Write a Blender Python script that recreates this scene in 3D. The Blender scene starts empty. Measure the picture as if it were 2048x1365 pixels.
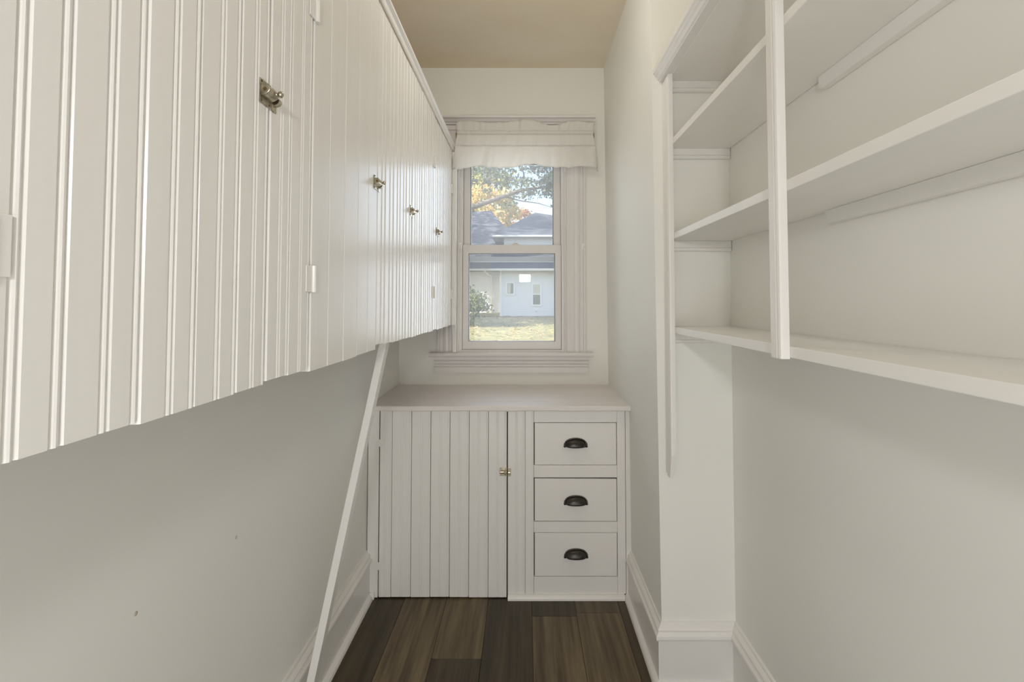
import bpy, bmesh, math, random
from mathutils import Vector, Matrix, noise

random.seed(7)
C = bpy.context.scene.collection
SC = bpy.context.scene
PI = math.pi

# ------------------------------------------------------------------ camera
H = 1.347                      # eye height
PITCH = math.radians(2.0)
F = 985.0                      # focal length in pixels of the 2048 frame
cam_d = bpy.data.cameras.new('camera')
cam = bpy.data.objects.new('camera', cam_d)
C.objects.link(cam)
cam.location = (0, 0, H)
cam.rotation_euler = (PI / 2 + PITCH, 0, 0)
cam_d.sensor_width = 36.0
cam_d.lens = F / 2048 * 36.0
cam_d.shift_x = -26 / 2048
cam_d.shift_y = (605 - F * math.tan(PITCH) - 682.5) / 2048
cam_d.clip_start = 0.02
cam_d.clip_end = 400
SC.camera = cam

# ------------------------------------------------------------------ view, world, lights
SC.view_settings.view_transform = 'Standard'
SC.view_settings.look = 'None'
SC.view_settings.gamma = 1.0
SC.view_settings.use_curve_mapping = False
SC.view_settings.exposure = -0.15
SC.cycles.max_bounces = 14
SC.cycles.diffuse_bounces = 9
SC.cycles.transparent_max_bounces = 16
SC.cycles.sample_clamp_indirect = 6.0

SUN_DIR = Vector((-0.86, -0.22, 0.52)).normalized()      # towards the sun
world = bpy.data.worlds.new('sky')
SC.world = world
world.use_nodes = True
wn = world.node_tree.nodes
wl = world.node_tree.links
bg = wn['Background']
sky = wn.new('ShaderNodeTexSky')
sky.sky_type = 'NISHITA'
sky.sun_disc = False
sky.sun_elevation = math.asin(SUN_DIR.z)
sky.sun_rotation = math.atan2(SUN_DIR.x, SUN_DIR.y)
sky.air_density = 1.2
sky.dust_density = 2.5
sky.ozone_density = 1.0
wl.new(sky.outputs['Color'], bg.inputs['Color'])
bg.inputs['Strength'].default_value = 0.46

sun_d = bpy.data.lights.new('sun', 'SUN')
sun_d.energy = 14.0
sun_d.color = (1.0, 0.93, 0.80)
sun_d.angle = math.radians(0.6)
sun = bpy.data.objects.new('sun', sun_d)
C.objects.link(sun)
sun.rotation_euler = SUN_DIR.to_track_quat('Z', 'Y').to_euler()


def area(name, loc, target, sx, sy, power, col):
    d = bpy.data.lights.new(name, 'AREA')
    d.shape = 'RECTANGLE'
    d.size, d.size_y = sx, sy
    d.energy = power
    d.color = col
    o = bpy.data.objects.new(name, d)
    C.objects.link(o)
    o.location = loc
    o.rotation_euler = (Vector(target) - Vector(loc)).to_track_quat('-Z', 'Z').to_euler()
    return o


# the photographer's lamp just above and behind the camera (its reflection shows in the lower pane)
area('camera_lamp', (0.0, -0.70, 1.665), (0.0, 2.85, 1.665), 0.140, 0.095, 9.4, (1.0, 0.99, 0.98))
# soft fill panel added low behind the camera to brighten the lower walls
area('low_fill', (0.0, -0.80, 0.60), (0.0, 2.85, 0.60), 1.35, 1.10, 16.5, (1.0, 0.995, 0.99))
# skylight entering by the window
area('window_skylight', (-0.077, 3.06, 1.66), (-0.077, 0.0, 1.30), 0.50, 1.08, 4.8, (0.82, 0.87, 1.0))
# round fill lamp added unseen above the frame to lift ceiling and upper walls
lamp_d = bpy.data.lights.new('ceiling_fill', 'POINT')
lamp_d.energy = 5.6
lamp_d.color = (1.0, 0.98, 0.94)
lamp_d.shadow_soft_size = 0.08
lamp = bpy.data.objects.new('ceiling_fill', lamp_d)
C.objects.link(lamp)
lamp.location = (-0.05, 1.55, 2.58)


# ------------------------------------------------------------------ materials
def mat(name, col, rough=0.5, metal=0.0, spec=0.5):
    m = bpy.data.materials.new(name)
    m.use_nodes = True
    b = m.node_tree.nodes['Principled BSDF']
    b.inputs['Base Color'].default_value = (*col, 1)
    b.inputs['Roughness'].default_value = rough
    b.inputs['Metallic'].default_value = metal
    b.inputs['Specular IOR Level'].default_value = spec
    return m


def noise_col(m, c1, c2, scale=(5, 5, 5), detail=4.0, lo=0.35, hi=0.65, rand=False, bump=0.0, coord='Object', rough=0.55):
    nt = m.node_tree
    n, l = nt.nodes, nt.links
    b = n['Principled BSDF']
    tc = n.new('ShaderNodeTexCoord')
    mp = n.new('ShaderNodeMapping')
    mp.inputs['Scale'].default_value = scale
    vec = tc.outputs[coord]
    if rand:
        oi = n.new('ShaderNodeObjectInfo')
        mu = n.new('ShaderNodeVectorMath')
        mu.operation = 'MULTIPLY_ADD'
        mu.inputs[1].default_value = (7.3, 11.1, 3.7)
        l.new(oi.outputs['Random'], mu.inputs[0])
        l.new(vec, mu.inputs[2])
        vec = mu.outputs[0]
    l.new(vec, mp.inputs['Vector'])
    tx = n.new('ShaderNodeTexNoise')
    tx.inputs['Scale'].default_value = 1.0
    tx.inputs['Detail'].default_value = detail
    tx.inputs['Roughness'].default_value = rough
    l.new(mp.outputs[0], tx.inputs['Vector'])
    rp = n.new('ShaderNodeValToRGB')
    rp.color_ramp.elements[0].position = lo
    rp.color_ramp.elements[1].position = hi
    rp.color_ramp.elements[0].color = (*c1, 1)
    rp.color_ramp.elements[1].color = (*c2, 1)
    l.new(tx.outputs['Fac'], rp.inputs['Fac'])
    l.new(rp.outputs['Color'], b.inputs['Base Color'])
    if bump:
        bp = n.new('ShaderNodeBump')
        bp.inputs['Strength'].default_value = bump
        bp.inputs['Distance'].default_value = 0.002
        l.new(tx.outputs['Fac'], bp.inputs['Height'])
        l.new(bp.outputs['Normal'], b.inputs['Normal'])
    return m


M = {}
M['wall'] = noise_col(mat('wall_paint', (.83, .82, .79), .62), (.81, .806, .762), (.835, .831, .787), (1.3, 1.3, 1.3), 2)
M['trim'] = noise_col(mat('trim_paint', (.80, .78, .75), .34), (.795, .777, .750), (.815, .797, .772), (6, 6, 1.2), 3, bump=.05)
M['board'] = noise_col(mat('beadboard_paint', (.82, .80, .775), .26), (.81, .795, .77), (.83, .815, .79), (30, 30, 1.5), 3, rand=True, bump=.10)
M['shelf'] = noise_col(mat('shelf_paint', (.82, .80, .775), .40), (.81, .797, .768), (.83, .817, .788), (10, 1.0, 10), 3, bump=.06)
M['counter'] = noise_col(mat('worktop_paint', (.76, .70, .66), .38), (.745, .705, .675), (.78, .74, .71), (2, 8, 4), 4, bump=.05)
M['ceiling'] = noise_col(mat('ceiling_paint', (.72, .62, .47), .75), (.74, .635, .465), (.82, .745, .615), (1.1, 1.7, 1), 4, .32, .68)
M['sash'] = noise_col(mat('window_paint', (.74, .715, .70), .36), (.735, .712, .695), (.755, .733, .717), (6, 6, 1.2), 3, bump=.05)
M['rawwood'] = noise_col(mat('raw_wood', (.22, .13, .08), .8), (.16, .095, .06), (.28, .17, .10), (20, 20, 2), 3)
M['dark'] = mat('dark_gap', (.05, .04, .032), .9)
M['brass'] = noise_col(mat('aged_brass', (.60, .50, .33), .28, 1.0), (.34, .30, .22), (.60, .55, .44), (90, 90, 90), 3)
M['brass_dark'] = mat('tarnished_brass', (.17, .12, .06), .5, .8)
M['bronze'] = noise_col(mat('dark_bronze', (.035, .030, .024), .28, .35), (.028, .024, .02), (.05, .043, .034), (120, 120, 120), 3)
M['rod'] = mat('rod_brass', (.38, .27, .12), .35, .9)
M['vinyl'] = mat('grey_glazing_strip', (.30, .32, .34), .5)
M['ivory'] = mat('ivory_hook', (.86, .85, .82), .4)
M['nail'] = mat('nail_hole', (.52, .45, .37), .9)


def wood(name, a, b, lo=.36, hi=.66):
    m = mat(name, a, .42)
    m.node_tree.nodes['Principled BSDF'].inputs['Specular IOR Level'].default_value = .35
    return noise_col(m, a, b, (34, 1.6, 8), 5, lo, hi, rand=True, bump=.12, rough=.62)


M['plank_light'] = wood('plank_light', (.070, .051, .027), (.185, .139, .078))
M['plank_mid'] = wood('plank_mid', (.060, .044, .024), (.130, .098, .056))
M['plank_dark'] = wood('plank_dark', (.036, .027, .015), (.082, .061, .035))


def glass_mat():
    m = bpy.data.materials.new('hazy_pane')  # haze over the outside view is mixed into the pane as a pale layer
    m.use_nodes = True
    n, l = m.node_tree.nodes, m.node_tree.links
    n.clear()
    out = n.new('ShaderNodeOutputMaterial')
    tr = n.new('ShaderNodeBsdfTransparent')
    tr.inputs['Color'].default_value = (.985, .99, .99, 1)
    gl = n.new('ShaderNodeBsdfGlossy')
    gl.inputs['Roughness'].default_value = 0.0
    gl.inputs['Color'].default_value = (1, 1, 1, 1)
    fr = n.new('ShaderNodeFresnel')
    fr.inputs['IOR'].default_value = 1.35
    mx = n.new('ShaderNodeMixShader')
    l.new(fr.outputs[0], mx.inputs[0])
    l.new(tr.outputs[0], mx.inputs[1])
    l.new(gl.outputs[0], mx.inputs[2])
    ts = n.new('ShaderNodeBsdfTranslucent')
    ts.inputs['Color'].default_value = (.9, .92, .95, 1)
    df = n.new('ShaderNodeBsdfDiffuse')
    df.inputs['Color'].default_value = (.9, .9, .88, 1)
    m1 = n.new('ShaderNodeMixShader')
    m1.inputs[0].default_value = .5
    l.new(ts.outputs[0], m1.inputs[1])
    l.new(df.outputs[0], m1.inputs[2])
    m2 = n.new('ShaderNodeMixShader')
    tc = n.new('ShaderNodeTexCoord')
    nz = n.new('ShaderNodeTexNoise')
    nz.inputs['Scale'].default_value = 3.0
    l.new(tc.outputs['Object'], nz.inputs['Vector'])
    mr = n.new('ShaderNodeMapRange')
    mr.inputs['To Min'].default_value = .08
    mr.inputs['To Max'].default_value = .135
    l.new(nz.outputs['Fac'], mr.inputs['Value'])
    l.new(mr.outputs[0], m2.inputs[0])
    l.new(mx.outputs[0], m2.inputs[1])
    l.new(m1.outputs[0], m2.inputs[2])
    l.new(m2.outputs[0], out.inputs['Surface'])
    return m


M['glass'] = glass_mat()


def cloth_mat():
    m = bpy.data.materials.new('sheer_cotton')
    m.use_nodes = True
    n, l = m.node_tree.nodes, m.node_tree.links
    n.clear()
    out = n.new('ShaderNodeOutputMaterial')
    df = n.new('ShaderNodeBsdfDiffuse')
    df.inputs['Color'].default_value = (.94, .93, .905, 1)
    ts = n.new('ShaderNodeBsdfTranslucent')
    ts.inputs['Color'].default_value = (.94, .93, .905, 1)
    m1 = n.new('ShaderNodeMixShader')
    m1.inputs[0].default_value = .5
    l.new(df.outputs[0], m1.inputs[1])
    l.new(ts.outputs[0], m1.inputs[2])
    l.new(m1.outputs[0], out.inputs['Surface'])
    return m


M['cloth'] = cloth_mat()
M['siding'] = mat('white_siding', (.78, .79, .84), .6)
M['house_trim'] = mat('house_trim', (.84, .84, .85), .5)
M['roof'] = noise_col(mat('roof_shingle', (.17, .18, .21), .85), (.055, .063, .085), (.12, .13, .16), (3, 14, 14), 4)
M['house_glass'] = mat('house_window_glass', (.20, .22, .20), .08)
M['blind'] = mat('pale_blind', (.62, .60, .52), .8)
M['grass'] = noise_col(mat('lawn_grass', (.22, .22, .09), .95), (.13, .15, .065), (.30, .265, .125), (1.6, 1.6, 1), 8, .3, .7)
M['litter'] = mat('fallen_leaf', (.46, .33, .17), .9)
M['litter2'] = mat('fallen_leaf_dark', (.26, .17, .09), .9)
M['bark'] = noise_col(mat('bark', (.12, .10, .09), .9), (.12, .11, .105), (.22, .20, .19), (8, 8, 2), 4)


def leaf(name, col, tr=.4):
    m = bpy.data.materials.new(name)
    m.use_nodes = True
    n, l = m.node_tree.nodes, m.node_tree.links
    n.clear()
    out = n.new('ShaderNodeOutputMaterial')
    df = n.new('ShaderNodeBsdfDiffuse')
    ts = n.new('ShaderNodeBsdfTranslucent')
    df.inputs['Color'].default_value = (*col, 1)
    ts.inputs['Color'].default_value = (*col, 1)
    m1 = n.new('ShaderNodeMixShader')
    m1.inputs[0].default_value = tr
    l.new(df.outputs[0], m1.inputs[1])
    l.new(ts.outputs[0], m1.inputs[2])
    l.new(m1.outputs[0], out.inputs['Surface'])
    return m


M['leaf_green'] = leaf('leaf_green', (.20, .25, .13))
M['leaf_olive'] = leaf('leaf_olive', (.42, .43, .22))
M['leaf_yellow'] = leaf('leaf_yellow', (.72, .60, .27))
M['leaf_orange'] = leaf('leaf_orange', (.72, .47, .22))
M['leaf_rust'] = leaf('leaf_rust', (.42, .25, .18))
M['leaf_dark'] = leaf('leaf_dark', (.17, .20, .16))
M['leaf_blue'] = leaf('leaf_greyblue', (.27, .29, .30))


# ------------------------------------------------------------------ mesh helpers
def link(o, parent=None):
    C.objects.link(o)
    if parent is not None:
        o.parent = parent
    return o


def mesh(name, vs, fs, m, parent=None, smooth=False, fix=True):
    me = bpy.data.meshes.new(name)
    me.from_pydata([tuple(v) for v in vs], [], fs)
    if fix:
        b = bmesh.new()
        b.from_mesh(me)
        bmesh.ops.recalc_face_normals(b, faces=b.faces)
        b.to_mesh(me)
        b.free()
    me.materials.append(m)
    if smooth:
        for p in me.polygons:
            p.use_smooth = True
    o = bpy.data.objects.new(name, me)
    return link(o, parent)


def bevel(o, w=.0015, seg=2):
    b = o.modifiers.new('edge', 'BEVEL')
    b.width = w
    b.segments = seg
    b.limit_method = 'ANGLE'
    b.angle_limit = math.radians(40)
    return o


def box(name, x0, x1, y0, y1, z0, z1, m, parent=None, bev=0.0):
    vs = [(x, y, z) for z in (z0, z1) for y in (y0, y1) for x in (x0, x1)]
    fs = [(0, 2, 3, 1), (4, 5, 7, 6), (0, 1, 5, 4), (2, 6, 7, 3), (0, 4, 6, 2), (1, 3, 7, 5)]
    o = mesh(name, vs, fs, m, parent, fix=False)
    if bev:
        bevel(o, bev)
    return o


def prism(name, pts, to3d, a, b, m, parent=None, bev=0.0):
    """closed 2-D outline swept straight from a to b; to3d(u, v, t) places it"""
    n = len(pts)
    vs = [to3d(u, v, a) for u, v in pts] + [to3d(u, v, b) for u, v in pts]
    fs = [(i, (i + 1) % n, n + (i + 1) % n, n + i) for i in range(n)]
    fs += [tuple(range(n - 1, -1, -1)), tuple(range(n, 2 * n))]
    o = mesh(name, vs, fs, m, parent)
    if bev:
        bevel(o, bev)
    return o


def frame(name, o_, i_, y0, y1, m, parent=None, bev=0.0):
    """rectangular frame in the xz plane with one hole: o_, i_ = (x0, x1, z0, z1)"""
    def ring(r, y):
        return [(r[0], y, r[2]), (r[1], y, r[2]), (r[1], y, r[3]), (r[0], y, r[3])]
    vs = ring(o_, y0) + ring(i_, y0) + ring(o_, y1) + ring(i_, y1)
    fs = []
    for k in range(4):
        j = (k + 1) % 4
        fs += [(k, j, 4 + j, 4 + k), (8 + k, 12 + k, 12 + j, 8 + j), (k, 8 + k, 8 + j, j), (4 + k, 4 + j, 12 + j, 12 + k)]
    o = mesh(name, vs, fs, m, parent)
    if bev:
        bevel(o, bev)
    return o


def sweep(name, prof, path, side, m, parent=None):
    """profile (d, z) swept along a plan polyline, mitred; d goes to the given side (+1 left of travel)"""
    P = [Vector(p) for p in path]
    ns = []
    for i in range(len(P)):
        segs = []
        if i > 0:
            segs.append((P[i] - P[i - 1]).normalized())
        if i < len(P) - 1:
            segs.append((P[i + 1] - P[i]).normalized())
        nn = [Vector((-s.y, s.x)) * side for s in segs]
        if len(nn) == 1:
            ns.append(nn[0])
        else:
            t = (nn[0] + nn[1])
            ns.append(t / (1 + nn[0].dot(nn[1])))
    k = len(prof)
    vs = []
    for p, nv in zip(P, ns):
        for d, z in prof:
            q = p + nv * d
            vs.append((q.x, q.y, z))
    fs = []
    for i in range(len(P) - 1):
        for j in range(k):
            a, b = i * k + j, i * k + (j + 1) % k
            fs.append((a, b, b + k, a + k))
    fs += [tuple(range(k - 1, -1, -1)), tuple(range((len(P) - 1) * k, len(P) * k))]
    return mesh(name, vs, fs, m, parent)


def tube_pts(pts, rs, seg=8):
    vs, fs = [], []
    pts = [Vector(p) for p in pts]
    for i, p in enumerate(pts):
        d = (pts[min(i + 1, len(pts) - 1)] - pts[max(i - 1, 0)]).normalized()
        up = Vector((0, 0, 1)) if abs(d.z) < .9 else Vector((1, 0, 0))
        a = d.cross(up).normalized()
        b = d.cross(a)
        r = rs[i] if isinstance(rs, (list, tuple)) else rs
        for k in range(seg):
            t = 2 * PI * k / seg
            vs.append(p + (a * math.cos(t) + b * math.sin(t)) * r)
    for i in range(len(pts) - 1):
        for k in range(seg):
            a, b = i * seg + k, i * seg + (k + 1) % seg
            fs.append((a, b, b + seg, a + seg))
    fs += [tuple(range(seg - 1, -1, -1)), tuple(range((len(pts) - 1) * seg, len(pts) * seg))]
    return vs, fs


def tube(name, pts, rs, m, parent=None, seg=8):
    vs, fs = tube_pts(pts, rs, seg)
    return mesh(name, vs, fs, m, parent, smooth=True)


def lathe(name, prof, origin, axis, m, parent=None, seg=14):
    """prof = list of (r, h) along the axis"""
    ax = Vector(axis).normalized()
    up = Vector((0, 0, 1)) if abs(ax.z) < .9 else Vector((1, 0, 0))
    a = ax.cross(up).normalized()
    b = ax.cross(a)
    o0 = Vector(origin)
    vs, fs = [], []
    for r, h in prof:
        for k in range(seg):
            t = 2 * PI * k / seg
            vs.append(o0 + ax * h + (a * math.cos(t) + b * math.sin(t)) * r)
    for i in range(len(prof) - 1):
        for k in range(seg):
            p, q = i * seg + k, i * seg + (k + 1) % seg
            fs.append((p, q, q + seg, p + seg))
    fs += [tuple(range(seg - 1, -1, -1)), tuple(range((len(prof) - 1) * seg, len(prof) * seg))]
    return mesh(name, vs, fs, m, parent, smooth=True)


def thing(name, label, cat, group=None, loc=(0, 0, 0)):
    o = bpy.data.objects.new(name, None)
    o.empty_display_size = .1
    o.location = loc
    C.objects.link(o)
    o['label'] = label
    o['category'] = cat
    if group:
        o['group'] = group
    return o


def tag(o, label, cat, group=None):
    o['label'] = label
    o['category'] = cat
    if group:
        o['group'] = group
    return o


def struct(o, label=None):
    o['kind'] = 'structure'
    if label:
        o['label'] = label
    return o


# ------------------------------------------------------------------ main dimensions
XL = -0.725          # left wall
XA = 0.487           # right wall beside the base cabinet
XR = 0.748           # right wall behind the shelves
YC = 1.79            # face of the wall return
YB = 2.85            # back wall
YN = -3.2            # kitchen end, behind the camera
ZC = 2.725           # ceiling
WX0, WX1, WZ0, WZ1 = -0.377, 0.224, 1.06, 2.245      # window opening

# ------------------------------------------------------------------ room shell
T = .15
wl_ = struct(box('wall_left', XL - T, XL, YN, YB + T, 0, ZC, M['wall']), 'plain white plastered wall under the hanging cabinet')
for (y, z) in ((1.257, .757), (.938, .767)):
    lathe('nail_hole', [(.0042, .0), (.0042, .0007), (.002, .0012)], (XL - .0002, y, z), (1, 0, 0), M['nail'], wl_, 10)
struct(box('wall_right', XR, XR + T, YN, YC, 0, ZC, M['wall']), 'plain white plastered wall behind the open shelves')
# thick return between the shelf recess and the base cabinet, leaning a little with the old house
lean = .024
vs = [(XA, YC, 0), (XR + T, YC, 0), (XR + T, YB, 0), (XA, YB, 0),
      (XA - lean, YC, ZC), (XR + T, YC, ZC), (XR + T, YB, ZC), (XA - lean, YB, ZC)]
struct(mesh('wall_return', vs, [(3, 2, 1, 0), (4, 5, 6, 7), (0, 1, 5, 4), (1, 2, 6, 5), (2, 3, 7, 6), (3, 0, 4, 7)], M['wall']),
       'thick white wall return beside the base cabinet')
struct(frame('wall_back', (XL - T, XR + T, 0, ZC), (WX0, WX1, WZ0, WZ1), YB, YB + T, M['wall']), 'white end wall around the window')
struct(box('wall_rear', XL - T, XR + T, YN - T, YN, 0, ZC, M['wall']))
struct(box('ceiling', XL - T, XR + T, YN, YB + T, ZC, ZC + .1, M['ceiling']), 'yellowed tan ceiling with faint stains')

# floor: wide wood-look planks running towards the window
floor = struct(box('floor', XL - T, XR + T, YN, YB + T, -.06, -.006, M['dark']), 'dark brown wood plank floor')
cols = [-.925, -.735, -.545, -.355, -.165, .030, .222, .415, .610, .80]
ends = {0: [1.0], 1: [1.45], 2: [.75], 3: [1.909, .69], 4: [.92], 5: [2.161, .94], 6: [2.185, .965], 7: [1.15, 2.5], 8: [.6, 1.8]}
tone = {2: ['plank_mid', 'plank_light', 'plank_mid'], 3: ['plank_dark', 'plank_dark', 'plank_light'],
        4: ['plank_mid', 'plank_dark', 'plank_dark'], 5: ['plank_dark', 'plank_light', 'plank_dark'],
        6: ['plank_mid', 'plank_light', 'plank_mid'], 7: ['plank_mid', 'plank_dark', 'plank_dark']}
for i in range(len(cols) - 1):
    ys = sorted([-.6] + ends[i] + [YB])
    for j in range(len(ys) - 1):
        if ys[j + 1] > YB + .01:
            continue
        y0, y1 = ys[j], min(ys[j + 1], YB)
        if y1 - y0 < .01:
            continue
        t = tone.get(i, ['plank_mid', 'plank_dark', 'plank_light'])
        g = .0006
        o = box('plank', cols[i] + g, cols[i + 1] - g, 0, y1 - y0 - 2 * g, -.006, 0, M[t[min(j, len(t) - 1)]], floor)
        o.location = (0, y0 + g, 0)
        bevel(o, .0007, 1)
for i in range(len(cols) - 1):
    o = box('plank', cols[i] + .0006, cols[i + 1] - .0006, 0, 2.59, -.006, 0, M[('plank_mid', 'plank_dark', 'plank_light')[i % 3]], floor)
    o.location = (0, -3.195, 0)

# baseboards: board + moulded cap + shoe
BOARD = [(0, 0), (.018, 0), (.018, .160), (0, .160)]
CAP = [(0, .162), (.026, .162), (.028, .168), (.027, .177), (.022, .182), (.019, .188), (.020, .194), (.016, .200), (.009, .206), (.007, .214), (0, .216)]
SHOE = [(.0, 0), (.037, 0), (.0365, .006), (.034, .013), (.029, .019), (.022, .023), (.018, .024), (.0, .024)]
for nm, path, side, lab in (
        ('baseboard_left', [(XL, YN), (XL, 2.288)], -1, 'tall white baseboard along the wall under the hanging cabinet'),
        ('baseboard_right', [(XA, 2.288), (XA, YC), (XR, YC), (XR, YN)], -1, 'tall white baseboard wrapping the wall return and running under the shelves')):
    b = struct(sweep(nm, BOARD, path, side, M['trim']), lab)
    sweep('cap_moulding', CAP, path, side, M['trim'], b)
    sweep('shoe_moulding', SHOE, path, side, M['trim'], b)

# ------------------------------------------------------------------ window
win = struct(frame('window_1', (WX0 - .001, WX1 + .001, WZ0 - .001, WZ1 + .001), (WX0 + .012, WX1 - .012, WZ0 + .012, WZ1 - .012), YB - .002, YB + T, M['sash']),
             'white double-hung window above the worktop')
# fluted casings
CAS = [(0, 0), (0, .017), (.006, .021), (.012, .017), (.014, .013), (.040, .011), (.052, .014), (.060, .019), (.072, .021), (.084, .019), (.090, .014), (.094, .014), (.097, .018),
       (.104, .019), (.107, .015), (.110, .019), (.117, .019), (.1235, .017), (.1235, 0)]
for s, x in ((-1, WX0 - .004), (1, WX1 + .004)):
    prism('casing', CAS, lambda u, v, t, s=s, x=x: (x + s * u, YB - v, t), 1.062, 2.262, M['sash'], win)
prism('head_casing', [(0, 0), (0, .018), (.03, .018), (.035, .014), (.085, .014), (.09, .02), (.115, .02), (.12, 0)],
      lambda u, v, t: (t, YB - v, 2.262 + u), -.505, .3515, M['sash'], win)
prism('cornice', [(0, 0), (0, .022), (.008, .026), (.012, .036), (.022, .044), (.028, .058), (.036, .060), (.036, 0)],
      lambda u, v, t: (t, YB - v, 2.382 + u), -.545, .405, M['sash'], win)
stool = prism('stool', [(0, -.05), (0, .052), (.004, .058), (.012, .0605), (.020, .058), (.024, .052), (.024, -.05)],
              lambda u, v, t: (t, YB - v, 1.038 + u), -.545, .388, M['sash'], win)
prism('apron', [(0, 0), (0, .016), (.030, .016), (.034, .012), (.038, .017), (.046, .017), (.050, .012), (.054, .018), (.066, .018), (.070, .013), (.074, .021), (.095, .021), (.095, 0)],
      lambda u, v, t: (t, YB - v, .943 + u), -.519, .362, M['sash'], win)
# sashes
LS = (WX0 + .013, WX1 - .013, 1.0725, 1.684)
LG = (-.331, .177, 1.119, 1.634)
ls = frame('lower_sash', LS, LG, YB + .028, YB + .064, M['sash'], win, .002)
frame('glazing_strip', (LG[0] - .001, LG[1] + .001, LG[2] - .001, LG[3] + .001), (LG[0] + .004, LG[1] - .006, LG[2] + .002, LG[3] - .003), YB + .040, YB + .056, M['vinyl'], ls)
box('pane', LG[0], LG[1], YB + .046, YB + .049, LG[2], LG[3], M['glass'], ls)
US = (WX0 + .013, WX1 - .013, 1.640, 2.231)
UG = (-.327, .170, 1.684, 2.178)
us = frame('upper_sash', US, UG, YB + .068, YB + .104, M['sash'], win, .002)
frame('glazing_strip', (UG[0] - .001, UG[1] + .001, UG[2] - .001, UG[3] + .001), (UG[0] + .006, UG[1] - .006, UG[2] + .002, UG[3] - .006), YB + .080, YB + .096, M['vinyl'], us)
box('pane', UG[0], UG[1], YB + .086, YB + .089, UG[2], UG[3], M['glass'], us)
# outer storm frame with its own meeting rail
st = frame('storm_frame', (WX0 + .013, WX1 - .013, 1.0725, 2.231), (-.338, .185, 1.10, 2.20), YB + .115, YB + .140, M['vinyl'], win)
box('storm_rail', -.337, .184, YB + .118, YB + .137, 1.592, 1.622, M['vinyl'], st)
# sash lock on the meeting rail
lk = box('sash_lock', -.085, -.030, YB + .030, YB + .062, 1.6845, 1.690, M['sash'], ls, .001)
lathe('lock_cam', [(.015, 0), (.015, .006), (.010, .010), (.004, .011)], (-.058, YB + .046, 1.690), (0, 0, 1), M['sash'], ls)

# small hooks for tie-backs on the casings
def tie_hook(x, z, label):
    t = thing('tieback_hook', label, 'hook', 'tieback hooks on the window casings', (x, YB - .021, z))
    box('back_plate', -.008, .008, -.002, .003, -.017, .017, M['ivory'], t, .0008)
    tube('prong', [(0, -.002, .008), (0, -.016, .006), (.002, -.024, 0), (.002, -.022, -.008), (0, -.014, -.011)], .0026, M['ivory'], t, 8)
    return t


tie_hook(.337, 1.668, 'small ivory tieback hook on the right casing of the window')
tie_hook(-.372, 1.672, 'small ivory tieback hook between hanging cabinet and window sash')

# ------------------------------------------------------------------ curtain rod and valance
rod = thing('curtain_rod', 'thin brass curtain rod with curved end carrying the white valance', 'curtain rod', None, (0, YB, 2.318))
tube('rod', [(-.376, -.012, 0), (-.376, -.040, 0), (-.371, -.052, 0), (-.358, -.057, 0), (.358, -.057, 0), (.371, -.052, 0), (.376, -.040, 0), (.376, -.012, 0)], .0055, M['rod'], rod, 10)
for s in (-1, 1):
    box('bracket', min(s * .366, s * .402), max(s * .366, s * .402), -.0225, -.012, -.014, .014, M['rod'], rod, .001)

val = thing('valance', 'white gathered cotton valance with ruffled hem over the window', 'curtain', None, (0, YB, 2.318))


def cloth(name, ztop, zbot, amp0, amp1, out0, out1, flare0, flare1, nx, nz, seed, fr=(24, 150), hem=0.0, top=0.0):
    rnd = random.Random(seed)
    ph = [(rnd.uniform(*fr), rnd.uniform(0, 6.28), rnd.uniform(.3, 1)) for _ in range(7)]
    hm = [(rnd.uniform(7, 34), rnd.uniform(0, 6.28), rnd.uniform(.4, 1)) for _ in range(4)]
    vs, fs = [], []
    for i in range(nx + 1):
        s = i / nx
        w = sum(a * math.sin(f * s + p) for f, p, a in ph) / 2.2
        hz = -.9 * abs(2 * s - 1) ** 8 + sum(a * math.sin(f * s + p) for f, p, a in hm) / 1.6
        for j in range(nz + 1):
            t = j / nz
            z = ztop + top * hz * (1 - t) + (zbot + hem * hz - ztop) * t
            out = out0 + (out1 - out0) * t
            fl = flare0 + (flare1 - flare0) * t
            half = .388 + fl
            L = 2 * half + 2 * .045
            d = s * L
            w2 = sum(a * math.sin(f * s + p + 1.3 * t) for f, p, a in ph) / 2.2
            am = (amp0 + (amp1 - amp0) * t) * w2
            if d < .045:
                x, y = -half + am * .5, -out + (.045 - d)
            elif d > L - .045:
                x, y = half + am * .5, -out + (d - (L - .045))
            else:
                x, y = -half + (d - .045), -out - am
            vs.append((x, y, z))
    for i in range(nx):
        for j in range(nz):
            a = i * (nz + 1) + j
            fs.append((a, a + 1, a + nz + 2, a + nz + 1))
    o = mesh(name, vs, fs, M['cloth'], val, smooth=True, fix=False)
    so = o.modifiers.new('thick', 'SOLIDIFY')
    so.thickness = .0012
    return o


cloth('header_ruffle', .060, .006, .0055, .0022, .073, .0742, .006, .0, 340, 6, 3, (50, 190), 0, .011)
cloth('rod_pocket', .008, -.011, .0016, .0016, .0744, .0744, .001, .001, 300, 4, 5, (80, 230))
cloth('gathered_panel', -.0105, -.080, .0016, .0055, .0744, .0790, .0, .010, 340, 6, 8, (40, 150))
cloth('hem_ruffle', -.0785, -.203, .0025, .0105, .0790, .086, .010, .024, 360, 10, 11, (32, 120), .013)

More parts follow.
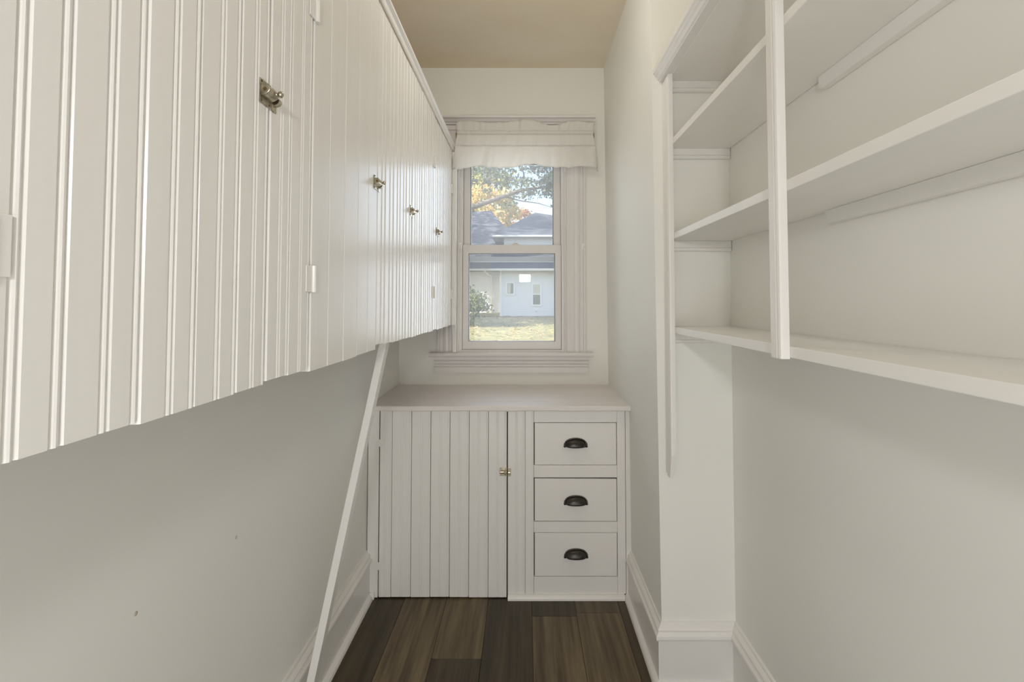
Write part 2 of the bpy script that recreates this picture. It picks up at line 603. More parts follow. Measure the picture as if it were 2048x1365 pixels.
# ------------------------------------------------------------------ beadboard boards
def board_profile(w, kind, t=.016, dp=.0023):
    """(u, n): n = 0 is the face, negative goes into the wood"""
    q, bd = .0036, .0070
    e = .0015
    p = [(0.0, -t), (0.0, -.004), (.0022, 0)]

    def bead(c):
        return [(c - bd / 2 - q, 0), (c - bd / 2 - q * .35, -dp), (c - bd / 2, -dp * .9), (c - bd * .28, -.0006), (c, .0003), (c + bd * .28, -.0006),
                (c + bd / 2, -dp * .9), (c + bd / 2 + q * .35, -dp), (c + bd / 2 + q, 0)]
    if kind == 'bead' and w > .05:
        p += bead(w / 2)
    if kind in ('bead', 'half') and w > .03:
        c = w - bd / 2 - e
        p += [(c - bd / 2 - q, 0), (c - bd / 2 - q * .35, -dp), (c - bd / 2, -dp * .9), (c - bd * .28, -.0006), (c, .0003), (c + bd * .28, -.0006), (w, -dp * .9), (w, -t)]
    else:
        p += [(w - .0022, 0), (w, -.004), (w, -t)]
    return p


def boards(parent, edges, z0, z1, kind, to3d, m='board', gap=(.0006, .0014), jz=.0025, name='board', jn=.0006, dp=.0023, tops=None):
    for i, (a, b) in enumerate(zip(edges[:-1], edges[1:])):
        g = random.uniform(*gap) / 2
        w = (b - a) - 2 * g
        pr = board_profile(w, kind, dp=dp)
        dn = random.uniform(-jn, jn)
        zz = z0 + random.uniform(-jz, jz)
        prism(name, [(a + g + u, n + dn) for u, n in pr], to3d, zz, tops[i] if tops else z1, M[m], parent)


def even(a, b, n):
    return [a + (b - a) * i / n for i in range(n + 1)]


# ------------------------------------------------------------------ hanging wall cabinet
XF = -0.413                         # its front face
cab = thing('wall_cabinet', 'long white beadboard wall cabinet hanging along the wall beside the window', 'cabinet', None, (XL, 1.3, 1.217))


def toC(u, n, t):                    # board coordinates -> cabinet local
    return (XF + n - XL, u - 1.3, t - 1.217)


def cbox(name, x0, x1, y0, y1, z0, z1, m, parent, bev=0.0):
    return box(name, x0 - XL, x1 - XL, y0 - 1.3, y1 - 1.3, z0 - 1.217, z1 - 1.217, m, parent, bev)


cbox('carcass', XL + .001, XF - .024, -.10, 2.83, 1.240, 2.225, M['rawwood'], cab)
ZT = 2.1995
pan = bpy.data.objects.new('fixed_panel', None); link(pan, cab)
boards(pan, even(-.10, .352, 5), 1.218, ZT, 'bead', toC)


def hinge(parent, y, z, leaf=.016):
    """painted butt hinge on the door edge: leaves either side of the knuckle"""
    h = cbox('hinge', XF, XF + .0022, y - .024, y + leaf, z - .025, z + .025, M['board'], parent, .0006)
    k, f = tube_pts([(XF + .004 - XL, y + .004 - 1.3, z - .026 - 1.217), (XF + .004 - XL, y + .004 - 1.3, z + .026 - 1.217)], .0050, 10)
    me = h.data
    b = bmesh.new(); b.from_mesh(me)
    base = len(b.verts)
    nv = [b.verts.new(v) for v in k]
    for fc in f:
        b.faces.new([nv[i] for i in fc])
    bmesh.ops.recalc_face_normals(b, faces=b.faces)
    b.to_mesh(me); b.free()
    return h


def door(edges, z0, kind, hy, jz=.002, hz=1.985, leaf=.016):
    d = bpy.data.objects.new('door', None); link(d, cab)
    boards(d, edges, z0, ZT, kind, toC, jz=jz)
    for z in (1.392, hz):
        hinge(d, hy, z, leaf)
    return d


def panel(edges, z0, kind):
    d = bpy.data.objects.new('fixed_panel', None); link(d, cab)
    boards(d, edges, z0, ZT, kind, toC, jz=.0025)
    return d


door([.3545, .443, .531, .619, .708, .7865], 1.217, 'bead', .362, leaf=.031)
panel([.7895, .862, .945], 1.221, 'bead')
door([.949, 1.033, 1.121, 1.211, 1.292, 1.367], 1.215, 'plain', .949, hz=1.925)
panel([1.3705, 1.45, 1.539], 1.228, 'bead')
panel(even(1.539, 1.789, 3), 1.222, 'bead')
door(even(1.793, 2.212, 5), 1.220, 'bead', 2.216)
panel([2.215, 2.318], 1.221, 'bead')
door(even(2.322, 2.745, 5), 1.219, 'bead', 2.744)
panel([2.748, 2.800], 1.222, 'plain')

# end stile running down to the window stool with a curved cut
pts = [(2.764, 2.2), (2.764, 1.221), (2.772, 1.215), (2.784, 1.202), (2.795, 1.178), (2.803, 1.145), (2.808, 1.105), (2.810, 1.0625), (2.8275, 1.0625), (2.8275, 2.2)]
prism('end_stile', pts, lambda u, v, t: (t - XL, u - 1.3, v - 1.217), XF + .0005, XF + .0225, M['trim'], cab, .0015)
# crown
CR = [(.0042, 2.2045), (.008, 2.2045), (.010, 2.208), (.010, 2.224), (.013, 2.228), (.018, 2.232), (.018, 2.2405), (.012, 2.2405), (.0042, 2.2405)]
prism('crown_moulding', CR, lambda u, v, t: (XF + u - .002 - XL, t - 1.3, v - 1.217), -.10, 2.828, M['trim'], cab)


# cupboard turn latches
def latch(parent, P, U, V, N, label=None):
    """P = point on the door edge; U along (towards the strike), V up, N outwards; all in the parent's space"""
    P, U, V, N = Vector(P), Vector(U), Vector(V), Vector(N)

    def q(u, v, n):
        return P + U * u + V * v + N * n

    def bx(u0, u1, v0, v1, n0, n1, vs, fs):
        b = len(vs)
        for n in (n0, n1):
            for v in (v0, v1):
                for u in (u0, u1):
                    vs.append(q(u, v, n))
        for f in [(0, 2, 3, 1), (4, 5, 7, 6), (0, 1, 5, 4), (2, 6, 7, 3), (0, 4, 6, 2), (1, 3, 7, 5)]:
            fs.append(tuple(b + i for i in f))
    vs, fs = [], []
    bx(-.034, -.001, -.019, .019, .0, .0016, vs, fs)           # plate
    o = mesh('latch', vs, fs, M['brass'], parent)
    bevel(o, .0005, 1)
    # half-round housing with the slot ends
    pts = [(.0095 * math.cos(a), .0016 + .0145 * math.sin(a)) for a in [PI * i / 10 for i in range(11)]]
    vs = [q(-.033, v + .001, n) for v, n in pts] + [q(-.003, v + .001, n) for v, n in pts]
    k = len(pts)
    fs = [(i, i + 1, k + i + 1, k + i) for i in range(k - 1)] + [tuple(range(k)), tuple(range(2 * k - 1, k - 1, -1)), (0, k, 2 * k - 1, k - 1)]
    hs = mesh('housing', vs, fs, M['brass'], o)
    bevel(hs, .0008, 2)
    lathe('rivet', [(.0030, 0), (.0030, .0010), (.0016, .0012), (.0016, .0003)], q(-.033, .001, .0085), -U, M['brass_dark'], o, 10)
    # strike with its hooked keeper
    vs, fs = [], []
    bx(.003, .017, -.020, .018, .0, .0016, vs, fs)
    s = mesh('strike', vs, fs, M['brass'], o)
    bevel(s, .0005, 1)
    pk = [(.0075 * math.cos(a), .0016 + .0105 * math.sin(a)) for a in [PI * i / 8 for i in range(9)]]
    vs = [q(.004, v - .003, n) for v, n in pk] + [q(.014, v - .003, n) for v, n in pk]
    k = len(pk)
    fs = [(i, i + 1, k + i + 1, k + i) for i in range(k - 1)] + [tuple(range(k)), tuple(range(2 * k - 1, k - 1, -1)), (0, k, 2 * k - 1, k - 1)]
    mesh('keeper', vs, fs, M['brass'], o)
    # slide knob
    lathe('knob', [(.0034, .012), (.0034, .0162), (.0024, .0172), (.0032, .0182), (.0048, .0196), (.0055, .0220), (.0046, .0248), (.002, .0260)],
          q(-.010, .001, .0), N, M['brass'], o, 14)
    # screws
    for (u, v) in ((-.029, .0155), (-.006, .0155), (-.029, -.015), (-.006, -.015)):
        lathe('screw', [(.0019, 0), (.0017, .0008), (.0008, .0012)], q(u, v, .0016), N, M['brass_dark'], o, 8)
    return o


for y in (.787, 1.368, 1.791, 2.320):
    latch(cab, (XF + .0004 - XL, y - 1.3, 1.678 - 1.217), (0, 1, 0), (0, 0, 1), (1, 0, 0))

# slanted brace under the cabinet
br = mesh('support_brace', [(-.460, 1.575, 1.238), (-.437, 1.575, 1.238), (-.437, 1.614, 1.238), (-.460, 1.614, 1.238),
                            (-.706, 1.545, .0), (-.682, 1.545, .0), (-.682, 1.584, .0), (-.706, 1.584, .0)],
          [(0, 1, 2, 3), (7, 6, 5, 4), (0, 4, 5, 1), (1, 5, 6, 2), (2, 6, 7, 3), (3, 7, 4, 0)], M['trim'])
bevel(br, .0015)
tag(br, 'slanted white wooden brace from the hanging cabinet down to the baseboard', 'brace')

# ------------------------------------------------------------------ base cabinet under the window
YF = 2.288
bc = thing('base_cabinet', 'white built-in base cabinet with one beadboard door and three drawers', 'cabinet', None, (-.119, 2.56, 0))
BX, BY = -.119, 2.56


def bbox(name, x0, x1, y0, y1, z0, z1, m, parent, bev=0.0):
    return box(name, x0 - BX, x1 - BX, y0 - BY, y1 - BY, z0, z1, m, parent, bev)


def toB(u, n, t):
    return (u - BX, YF - n - BY, t)


bbox('carcass', XL + .001, XA - .022, YF + .0175, YB - .001, .004, .845, M['dark'], bc)
# left stile with a bead
boards(bc, [XL + .003, -.671], .004, .849, 'half', toB, 'board', name='left_stile', jz=0, dp=.0010)
bbox('corner_block', -.7045, -.684, YF - .012, YF - .0005, .0, .03, M['trim'], bc, .001)
dr = bpy.data.objects.new('door', None); link(dr, bc)
boards(dr, [-.668, -.612, -.5225, -.434, -.346, -.2575, -.169, -.0835], .006, .8455, 'bead', toB, 'board', gap=(.0006, .0020), jz=.0012, dp=.0010, tops=[.8500, .8495, .8490, .8485, .8480, .8462, .8452])
for z in (.70, .145):
    bbox('hinge', -.682, -.648, YF - .0018, YF - .0002, z - .017, z + .017, M['board'], dr, .0005)
boards(bc, [-.0795, .0, .040], .02, .849, 'bead', toB, 'board', name='centre_stile', jz=0, dp=.0010)
DX0, DX1 = .0425, .4215
for z0, z1 in ((.794, .849), (.5435, .599), (.295, .3435), (.02, .0965)):
    bbox('rail', DX0 - .0015, DX1 + .0005, YF, YF + .017, z0, z1, M['trim'], bc, .001)
bbox('right_stile', DX1 + .001, .460, YF, YF + .017, .02, .849, M['trim'], bc, .0015)
bbox('scribe_strip', .4615, XA - .0015, YF - .003, YF + .017, .02, .849, M['trim'], bc, .002)
SH = [(0, 0), (.020, 0), (.0195, .008), (.016, .015), (.009, .020), (0, .0215)]
prism('shoe_moulding', SH, lambda u, v, t: (t - BX, YF - u - BY, v), -.078, .452, M['trim'], bc)


def pull(parent, x, z):
    """cup pull: quarter-dome shell on a moulded rim with rounded lower ends"""
    A, B, D = .0495, .0345, .024
    nu, nv = 22, 8
    vs, fs = [], []
    for j in range(nv + 1):
        ph = (PI / 2) * j / nv
        for i in range(nu + 1):
            th = PI * i / nu
            st_ = max(math.sin(th), 0)
            vs.append((x + A * .93 * math.cos(th) - BX, YF - .003 - D * (st_ ** .6) * math.sin(ph) - BY, z + B * .92 * (st_ ** .66) * math.cos(ph) - .017 - .003 * st_ * math.sin(ph)))
    for j in range(nv):
        for i in range(nu):
            a = j * (nu + 1) + i
            fs.append((a, a + 1, a + nu + 2, a + nu + 1))
    o = mesh('cup_pull', vs, fs, M['bronze'], parent, smooth=True)
    so = o.modifiers.new('thick', 'SOLIDIFY'); so.thickness = .002; so.offset = -1
    pts, rr = [], []
    for i in range(27):
        th = PI * i / 26
        e = math.cos(th)
        pts.append((x + A * math.cos(th) - BX, YF - .0035 - BY, z - .017 + B * (max(math.sin(th), 0) ** .70)))
        rr.append(.0032 + .0022 * max(0, (abs(e) - .90) / .10))
    pts = [(pts[0][0] + .0010, pts[0][1], pts[0][2] - .0045)] + pts + [(pts[-1][0] - .0010, pts[-1][1], pts[-1][2] - .0045)]
    rr = [.0056] + rr + [.0056]
    tube('rim', pts, rr, M['bronze'], o, 10)
    return o


rnd = random.Random(4)
for (z0, z1, rt, pz) in ((.6005, .7915, 0, .7035), (.3465, .5385, -.0022, .4435), (.0985, .2925, .0005, .2045)):
    d = bpy.data.objects.new('drawer', None); link(d, bc)
    vs = [(DX0 + .0015 - BX, YF + .001 - BY, z0), (DX1 - .0015 - BX, YF + .001 - BY, z0 + rt * .6), (DX1 - .0015 - BX, YF + .001 - BY, z1 + rt), (DX0 + .0015 - BX, YF + .001 - BY, z1)]
    vs += [(a, b + .017, c) for a, b, c in vs]
    f = mesh('drawer_front', vs, [(0, 1, 2, 3), (7, 6, 5, 4), (0, 4, 5, 1), (1, 5, 6, 2), (2, 6, 7, 3), (3, 7, 4, 0)], M['trim'], d)
    bevel(f, .0016)
    pull(d, .2325, pz)
latch(bc, (-.0815 - BX, YF - .0006 - BY, .570), (1, 0, 0), (0, 0, 1), (0, -1, 0))

# worktop, with the uneven painted front edge
n = 24
vs, fs = [], []
xs = even(XL + .0012, XA - .005, n)
for i, x in enumerate(xs):
    w = .0016 * math.sin(i * .9) + .0012 * math.sin(i * 2.3)
    fr = 2.256 + .0015 * math.sin(i * 1.3)
    zt, zb = .874 + .0006 * math.sin(i * .7), .8515 + w * .5
    for (y, z) in ((YB - .001, zb), (fr + .002, zb), (fr, zb + .004), (fr, zt - .004), (fr + .003, zt), (YB - .001, zt)):
        vs.append((x, y, z))
for i in range(n):
    for j in range(6):
        a, b = i * 6 + j, i * 6 + (j + 1) % 6
        fs.append((a, b, b + 6, a + 6))
fs += [tuple(range(6)), tuple(range(n * 6 + 5, n * 6 - 1, -1))]
tag(mesh('worktop', vs, fs, M['counter']), 'pale pinkish-grey painted worktop below the window', 'worktop')

# ------------------------------------------------------------------ open shelves on the right wall
SX0 = .523
YS0 = -.3                              # the unit runs past the camera
su = thing('shelf_unit', 'white open wall shelves with face stiles along the right wall', 'shelves', None, (XR, .8, 1.238))


def sbox(name, x0, x1, y0, y1, z0, z1, m, bev=0.0):
    return box(name, x0 - XR, x1 - XR, y0 - .8, y1 - .8, z0 - 1.238, z1 - 1.238, m, su, bev)


for z0, z1, dx in ((1.2375, 1.2600, 0), (1.5695, 1.5920, .0), (1.907, 1.9295, 0)):
    sbox('shelf', SX0 + dx, XR - .0015, YS0, YC - .0015, z0, z1, M['shelf'], .0015)
sbox('top_board', SX0, XR - .0015, YS0, YC - .0015, 2.157, 2.178, M['shelf'], .001)
# end cleats with a bead, under each board against the wall return
for zt, h in ((2.1565, .039), (1.9065, .037), (1.569, .037), (1.237, .036)):
    pr = [(0, 0), (.015, 0), (.017, -h * .62), (.014, -h * .66), (.017, -h * .74), (.0165, -h * .92), (.012, -h), (0, -h)]
    prism('end_cleat', pr, lambda u, v, t, zt=zt: (t - XR, YC - .001 - u - .8, zt + v - 1.238), SX0 + .012, XR - .002, M['trim'], su)
# back cleats with a rounded end
for zt, h, ye in ((1.9065, .033, 1.205), (1.569, .032, 1.19)):
    pts = [(YS0, zt), (YS0, zt - h)] + [(ye - .012 + .012 * math.sin(a), zt - h + .010 - .010 * math.cos(a)) for a in [PI / 2 * i / 5 for i in range(6)]] + [(ye, zt)]
    prism('back_cleat', pts, lambda u, v, t: (t - XR, u - .8, v - 1.238), XR - .019, XR - .0012, M['shelf'], su)
# face stiles with a bead on the near arris
ST = [(0, 0), (.0, .0155), (.002, .018), (.024, .018), (.0265, .0155), (.0285, .018), (.032, .018), (.0345, .0175), (.036, .0165), (.0385, .0175), (.0395, .016), (.040, .013), (.040, 0)]


def stile(y_far, w, z0, z1, name='face_stile', cut=False):
    k = w / .040
    return prism(name, [(u * k, v) for u, v in ST], lambda u, v, t: (SX0 - .0005 - v - XR, y_far - u - .8, t - 1.238), z0, z1, M['trim'], su)


stile(1.0155, .040, 1.2350, 2.158)
# the far stile stands off the wall return and ends in a tapered tail
e = stile(1.766, .047, .815, 2.158, 'end_stile')
vs = [(.5045, 1.766, .8148), (.5225, 1.766, .8148), (.5225, 1.719, .8148), (.5045, 1.719, .8148),
      (.5045, 1.766, .735), (.5165, 1.766, .735), (.5165, 1.735, .735), (.5045, 1.735, .735)]
mesh('stile_tail', [(a - XR, b - .8, c - 1.238) for a, b, c in vs], [(0, 1, 2, 3), (7, 6, 5, 4), (0, 4, 5, 1), (1, 5, 6, 2), (2, 6, 7, 3), (3, 7, 4, 0)], M['trim'], su)
mesh('stile_backing', [(a - XR, b - .8, c - 1.238) for a, b, c in [(.5060, YC - .001, .74), (.5215, YC - .001, .74), (.5215, 1.7665, .74), (.5060, 1.7665, .74),
     (.5060, YC - .001, 2.157), (.5215, YC - .001, 2.157), (.5215, 1.7665, 2.157), (.5060, 1.7665, 2.157)]],
     [(0, 1, 2, 3), (7, 6, 5, 4), (0, 4, 5, 1), (1, 5, 6, 2), (2, 6, 7, 3), (3, 7, 4, 0)], M['trim'], su)
# crown along the front of the top board
SCR = [(0, 2.1585), (.030, 2.1585), (.032, 2.163), (.036, 2.165), (.040, 2.1745), (.046, 2.179), (.047, 2.184), (.053, 2.188), (.054, 2.204), (0, 2.204)]
prism('crown_moulding', SCR, lambda u, v, t: (SX0 + .0015 - u - XR, t - .8, v - 1.238), YS0, YC - .0015, M['trim'], su)

# ================================================================== outdoors
def ground_z(y):
    return -.70 + max(0, y - 3.0) * .05


n = 30
vs, fs = [], []
for j in range(n + 1):
    y = 3.2 + (70 - 3.2) * (j / n)
    for i in range(13):
        x = -30 + 60 * i / 12
        vs.append((x, y, ground_z(min(y, 34)) + .05 * noise.noise(Vector((x * .3, y * .3, 0)))))
for j in range(n):
    for i in range(12):
        a = j * 13 + i
        fs.append((a, a + 1, a + 14, a + 13))
lawn = mesh('ground', vs, fs, M['grass'])
struct(lawn, 'leaf-strewn lawn rising towards the neighbouring house')


def leaves(name, pts, size, mats, parent, seed, flat=0.0, kind='stuff'):
    rnd = random.Random(seed)
    vs, fs, mi = [], [], []
    for p in pts:
        s = size * rnd.uniform(.6, 1.3)
        nrm = Vector((rnd.gauss(0, 1) * (1 - flat), rnd.gauss(0, 1) * (1 - flat), rnd.gauss(0, 1) * (1 - flat) + flat * 2)).normalized()
        a = nrm.orthogonal().normalized()
        a = Matrix.Rotation(rnd.uniform(0, 6.28), 3, nrm) @ a
        b = nrm.cross(a)
        k = len(vs)
        c = Vector(p)
        fold = nrm * s * .18
        vs += [c - a * s, c + b * s * .55 + fold, c + a * s, c - b * s * .55 + fold]
        fs.append((k, k + 1, k + 2))
        fs.append((k, k + 2, k + 3))
        r = rnd.randrange(len(mats))
        mi += [r, r]
    me = bpy.data.meshes.new(name)
    me.from_pydata([tuple(v) for v in vs], [], fs)
    for m in mats:
        me.materials.append(m)
    me.polygons.foreach_set('material_index', mi)
    o = bpy.data.objects.new(name, me)
    link(o, parent)
    if kind:
        o['kind'] = kind
    return o


def blob(center, rad, n, rnd, clump=26, cr=.28, shell=.5):
    """leaf points gathered into clumps inside an ellipsoid"""
    out = []
    cs = []
    for _ in range(clump):
        while True:
            v = Vector((rnd.uniform(-1, 1), rnd.uniform(-1, 1), rnd.uniform(-1, 1)))
            if shell < v.length < 1:
                break
        cs.append(v)
    for _ in range(n):
        c = rnd.choice(cs)
        d = Vector((rnd.gauss(0, 1), rnd.gauss(0, 1), rnd.gauss(0, 1))) * cr
        v = c + d * .6
        out.append((center[0] + v.x * rad[0], center[1] + v.y * rad[1], center[2] + v.z * rad[2]))
    return out


def tree(name, label, base, h, crown_c, rad, n, size, mats, seed, trunk_r=.25, clump=26, cr=.28, limbs=(), shell=.45, group=None):
    t = thing(name, label, 'tree', group, base)
    rnd = random.Random(seed)
    cx, cy, cz = crown_c[0] - base[0], crown_c[1] - base[1], crown_c[2] - base[2]
    tube('trunk', [(0, 0, -.3), (cx * .1, cy * .1, h * .3), (cx * .4, cy * .4, h * .6), (cx * .9, cy * .9, h)],
         [trunk_r * 1.3, trunk_r, trunk_r * .7, trunk_r * .25], M['bark'], t, 8)
    for pts, r in limbs:
        tube('limb', [(p[0] - base[0], p[1] - base[1], p[2] - base[2]) for p in pts], [r * (1 - .8 * i / (len(pts) - 1)) for i in range(len(pts))], M['bark'], t, 7)
    leaves('foliage', blob((cx, cy, cz), rad, n, rnd, clump, cr, shell), size, mats, t, seed)
    return t


gz = ground_z
# the near tree whose limb crosses the upper pane
oak = thing('oak_tree', 'large tree on the near lawn whose limb crosses the upper pane', 'tree', None, (-4.6, 15.0, gz(15)))
B0 = Vector((-4.6, 15.0, gz(15)))
tube('trunk', [(0, 0, -.3), (.05, 0, 1.6), (.0, .1, 3.2), (-.1, .1, 5.2), (.1, .2, 7.5), (.2, .2, 9.5)], [.42, .36, .32, .26, .18, .06], M['bark'], oak, 10)


def limb(pts, r):
    tube('limb', [Vector(p) - B0 for p in pts], [r * (1 - .8 * i / (len(pts) - 1)) for i in range(len(pts))], M['bark'], oak, 8)


limb([(-4.5, 15, 3.0), (-3.0, 14.8, 3.65), (-1.6, 14.5, 4.15), (-.75, 14.4, 4.42), (-.15, 14.3, 4.62), (.6, 14.2, 4.7), (1.8, 14.0, 4.9)], .11)
limb([(-.15, 14.3, 4.62), (.0, 14.3, 4.9), (-.1, 14.2, 5.4), (-.3, 14.2, 6.0)], .03)
limb([(-4.6, 15, 4.4), (-3.2, 14.6, 5.5), (-1.6, 14.4, 6.2), (.4, 14.2, 6.6)], .10)
limb([(-.6, 14.4, 4.45), (-.1, 14.5, 4.35), (.4, 14.6, 4.3), (.9, 14.6, 4.15)], .025)
rnd = random.Random(21)
pts = []
pts += blob((.55, 14.3, 4.85), (1.05, .8, .45), 1150, rnd, 18, .25, .1)
pts += blob((1.25, 14.2, 4.55), (.8, .7, .55), 900, rnd, 14, .25, .1)
pts += blob((.15, 14.3, 5.35), (1.6, .9, .45), 560, rnd, 16, .25, .2)
pts += blob((-1.3, 14.5, 4.95), (.9, .8, .45), 300, rnd, 12, .22, .2)
pts += blob((-1.6, 14.5, 6.4), (3.0, 2.2, 1.0), 1500, rnd, 34, .25, .2)
pts += blob((-4.6, 15.2, 8.0), (3.6, 3.4, 2.4), 5200, rnd, 50, .22, .35)
leaves('foliage', [Vector(p) - B0 for p in pts], .062, [M['leaf_blue'], M['leaf_dark'], M['leaf_green'], M['leaf_blue']], oak, 5)

tree('autumn_tree', 'yellow and orange autumn tree behind the neighbouring roof', (-3.6, 46, gz(34)), 8.5, (-3.5, 46, 9.6), (2.7, 2.6, 2.6), 5200, .17,
     [M['leaf_yellow'], M['leaf_orange'], M['leaf_yellow'], M['leaf_olive']], 31, .3, 40, .22)
tree('maple_tree', 'pale olive tree standing left of the autumn tree', (-6.2, 52, gz(34)), 11, (-5.0, 52, 13.2), (4.2, 3.2, 3.4), 6000, .2,
     [M['leaf_olive'], M['leaf_yellow'], M['leaf_olive'], M['leaf_green']], 37, .35, 46, .2)
tree('cherry_tree', 'small rust-coloured tree top just above the valley of the roof', (-.95, 59, gz(34)), 9.5, (-.95, 59, 11.4), (1.6, 1.5, 1.4), 1500, .15,
     [M['leaf_rust'], M['leaf_rust'], M['leaf_orange']], 41, .2, 18, .25)
# the shade tree beside the house
tree('shade_tree', 'broad shade tree standing on the lawn left of the house', (-7.4, 25.2, gz(25)), 6.0, (-7.2, 25.4, 6.0), (3.3, 3.9, 3.1), 12000, .22,
     [M['leaf_green'], M['leaf_olive'], M['leaf_dark']], 47, .35, 120, .25, shell=.1)
tree('tall_tree', 'tall leafy tree rising over the house wing', (-14.6, 28.6, gz(28)), 11.0, (-14.0, 30.4, 12.6), (4.2, 4.2, 3.6), 1700, .2,
     [M['leaf_green'], M['leaf_olive'], M['leaf_dark']], 71, .4, 55, .16, shell=.1)
# shrub at the house corner
sh = thing('garden_shrub', 'round green shrub on the lawn before the house corner', 'shrub', None, (-2.75, 22.5, gz(22.5)))
rnd = random.Random(51)
for k in range(7):
    a = 6.28 * k / 7
    tube('stem', [(0, 0, -.05), (.25 * math.cos(a), .25 * math.sin(a), .5), (.6 * math.cos(a), .6 * math.sin(a), 1.1)], [.025, .018, .006], M['bark'], sh, 6)
leaves('foliage', blob((0, 0, .80), (1.15, .95, .85), 4200, rnd, 60, .22, .2), .07, [M['leaf_green'], M['leaf_olive'], M['leaf_green'], M['leaf_dark']], sh, 53)
# fallen leaves on the lawn
rnd = random.Random(61)
pp = []
for _ in range(3600):
    y = rnd.uniform(12, 28)
    x = rnd.uniform(-7, 5)
    pp.append((x, y, gz(y) + .05 * noise.noise(Vector((x * .3, y * .3, 0))) + .03))
lf = leaves('fallen_leaves', pp, .075, [M['litter'], M['litter2'], M['litter'], M['leaf_yellow']], lawn, 63, .8)
lf['label'] = 'scattered dry brown leaves lying over the lawn'

# ---- neighbouring house
hz = ground_z(28) - .05 + .0
HZ = .50
house = thing('house', 'white clapboard house with grey hipped roof beyond the lawn', 'house', None, (0, 28, HZ))


def hl(v):
    return (v[0], v[1] - 28, v[2] - HZ)


def clapboard(name, x0, x1, y, z0, z1, thick=.25, step=.125, holes=()):
    """front wall with stepped courses, facing the camera"""
    vs, fs = [], []
    z = z0
    prof = []
    while z < z1 - 1e-4:
        zt = min(z + step, z1)
        prof += [(y - .022, z), (y - .002, zt)]
        z = zt
    prof = [(y + thick, z0)] + prof + [(y + thick, z1)]
    nn = len(prof)
    for x in (x0, x1):
        for (yy, zz) in prof:
            vs.append(hl((x, yy, zz)))
    for j in range(nn):
        a, b = j, (j + 1) % nn
        fs.append((a, b, b + nn, a + nn))
    fs += [tuple(range(nn - 1, -1, -1)), tuple(range(nn, 2 * nn))]
    return mesh(name, vs, fs, M['siding'], house)


clapboard('front_wall', -1.42, 8.0, 28.0, HZ - .3, 3.22, 3.0)
clapboard('wing_wall', -10.0, -1.42, 31.0, HZ - .3, 3.45, 3.0)
clapboard('upper_wall', -1.3, 7.5, 30.4, 3.3, 5.42, 3.0)
box('foundation', -1.45, 8.02, 27.97 - 28, .3, -.45, .02, M['house_trim'], house)


def roof(name, pts, faces, t=.12):
    o = mesh(name, [hl(p) for p in pts], faces, M['roof'], house)
    return o


# lower skirt roof in front of the upper storey
roof('skirt_roof', [(-1.9, 27.45, 3.20), (8.4, 27.45, 3.20), (8.4, 30.4, 4.62), (-1.9, 30.4, 4.62), (-1.9, 27.45, 3.12), (8.4, 27.45, 3.12), (8.4, 30.4, 4.0), (-1.9, 30.4, 4.0)],
     [(0, 1, 2, 3), (4, 7, 6, 5), (0, 4, 5, 1), (1, 5, 6, 2), (2, 6, 7, 3), (3, 7, 4, 0)])
roof('wing_roof', [(-10.5, 30.5, 3.40), (1.0, 30.5, 3.40), (1.0, 42, 3.40), (-10.5, 42, 3.40), (-2.5, 36.2, 8.12), (-10.5, 30.5, 3.28), (1.0, 30.5, 3.28), (1.0, 42, 3.28), (-10.5, 42, 3.28), (-4.6, 36.2, 8.00)],
     [(0, 1, 4, 9), (1, 2, 4), (2, 3, 9, 4), (3, 0, 9), (5, 8, 7, 6), (0, 5, 6, 1), (1, 6, 7, 2), (2, 7, 8, 3), (3, 8, 5, 0)])
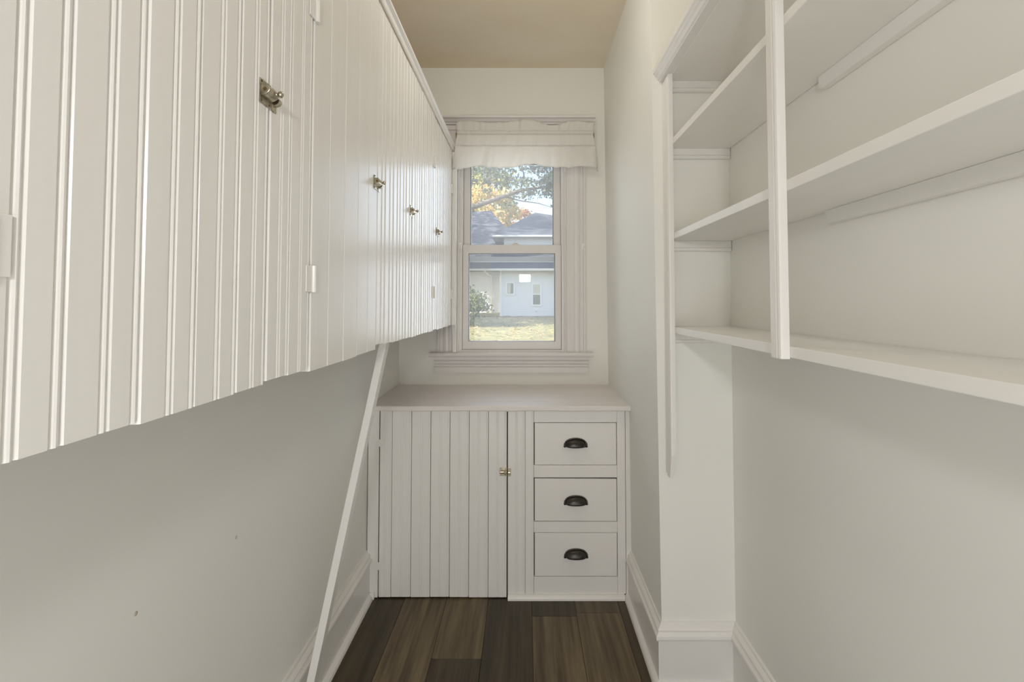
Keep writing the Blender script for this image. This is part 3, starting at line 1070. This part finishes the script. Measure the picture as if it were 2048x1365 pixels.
roof('main_roof', [(-2.0, 30.0, 5.46), (7.9, 30.0, 5.46), (7.9, 39, 5.46), (-2.0, 39, 5.46), (.70, 34.2, 7.62), (5.0, 34.5, 7.0), (-2.0, 30.0, 5.33), (7.9, 30.0, 5.33), (7.9, 39, 5.33), (-2.0, 39, 5.33)],
     [(0, 1, 5, 4), (1, 2, 5), (2, 3, 4, 5), (3, 0, 4), (6, 9, 8, 7), (0, 6, 7, 1), (1, 7, 8, 2), (2, 8, 9, 3), (3, 9, 6, 0)])
for nm, x0, x1, y, z in (('gutter', -1.95, 8.45, 27.38, 3.14), ('gutter', -10.5, -1.95, 30.42, 3.34), ('gutter', -2.0, 7.95, 29.92, 5.36)):
    prism(nm, [(0, 0), (.10, 0), (.12, .05), (.12, .12), (.0, .12)], lambda u, v, t, y=y, z=z: hl((t, y + .12 - u, z + v - .03)), x0, x1, M['house_trim'], house)
# downspout at the inner corner
tube('downspout', [hl(p) for p in ((-2.5, 30.5, 3.30), (-2.35, 30.6, 3.12), (-2.08, 30.9, 2.98), (-2.08, 30.92, .62))], .045, M['house_trim'], house, 8)
box('corner_board', -1.44, -1.32, -.05, .02, 0, 2.70, M['house_trim'], house)


def hwin(x0, x1, z0, z1, y, rail=None):
    w = frame('window', (x0 - .09, x1 + .09, z0 - .09, z1 + .09), (x0, x1, z0, z1), y - .07, y + .05, M['house_trim'], house)
    w.location = (0, -28, -HZ)
    if rail is None:
        box('pane', x0, x1, y - .035, y - .025, z0, z1, M['house_glass'], w)
        box('blind', x0 + .02, x0 + (x1 - x0) * .55, y - .04, y - .036, z0 + .02, z1 - .02, M['blind'], w)
    else:
        box('pane', x0, x1, y - .035, y - .025, z0, rail - .03, M['house_glass'], w)
        box('pane', x0, x1, y - .05, y - .04, rail + .03, z1, M['blind'], w)
        box('meeting_rail', x0, x1, y - .065, y - .02, rail - .03, rail + .03, M['house_trim'], w)


hwin(-1.00, -.66, 1.84, 2.42, 28.0)
hwin(.46, .86, 1.22, 2.36, 28.0, 1.80)
tube('conduit', [hl(p) for p in ((2.03 - .35, 27.95, HZ + .05), (1.68, 27.95, 2.70))], .025, M['house_trim'], house, 6)
lathe('vent_cap', [(.06, 0), (.06, .08), (.03, .10)], hl((.62, 27.98, .86)), (0, -1, 0), M['house_trim'], house, 10)
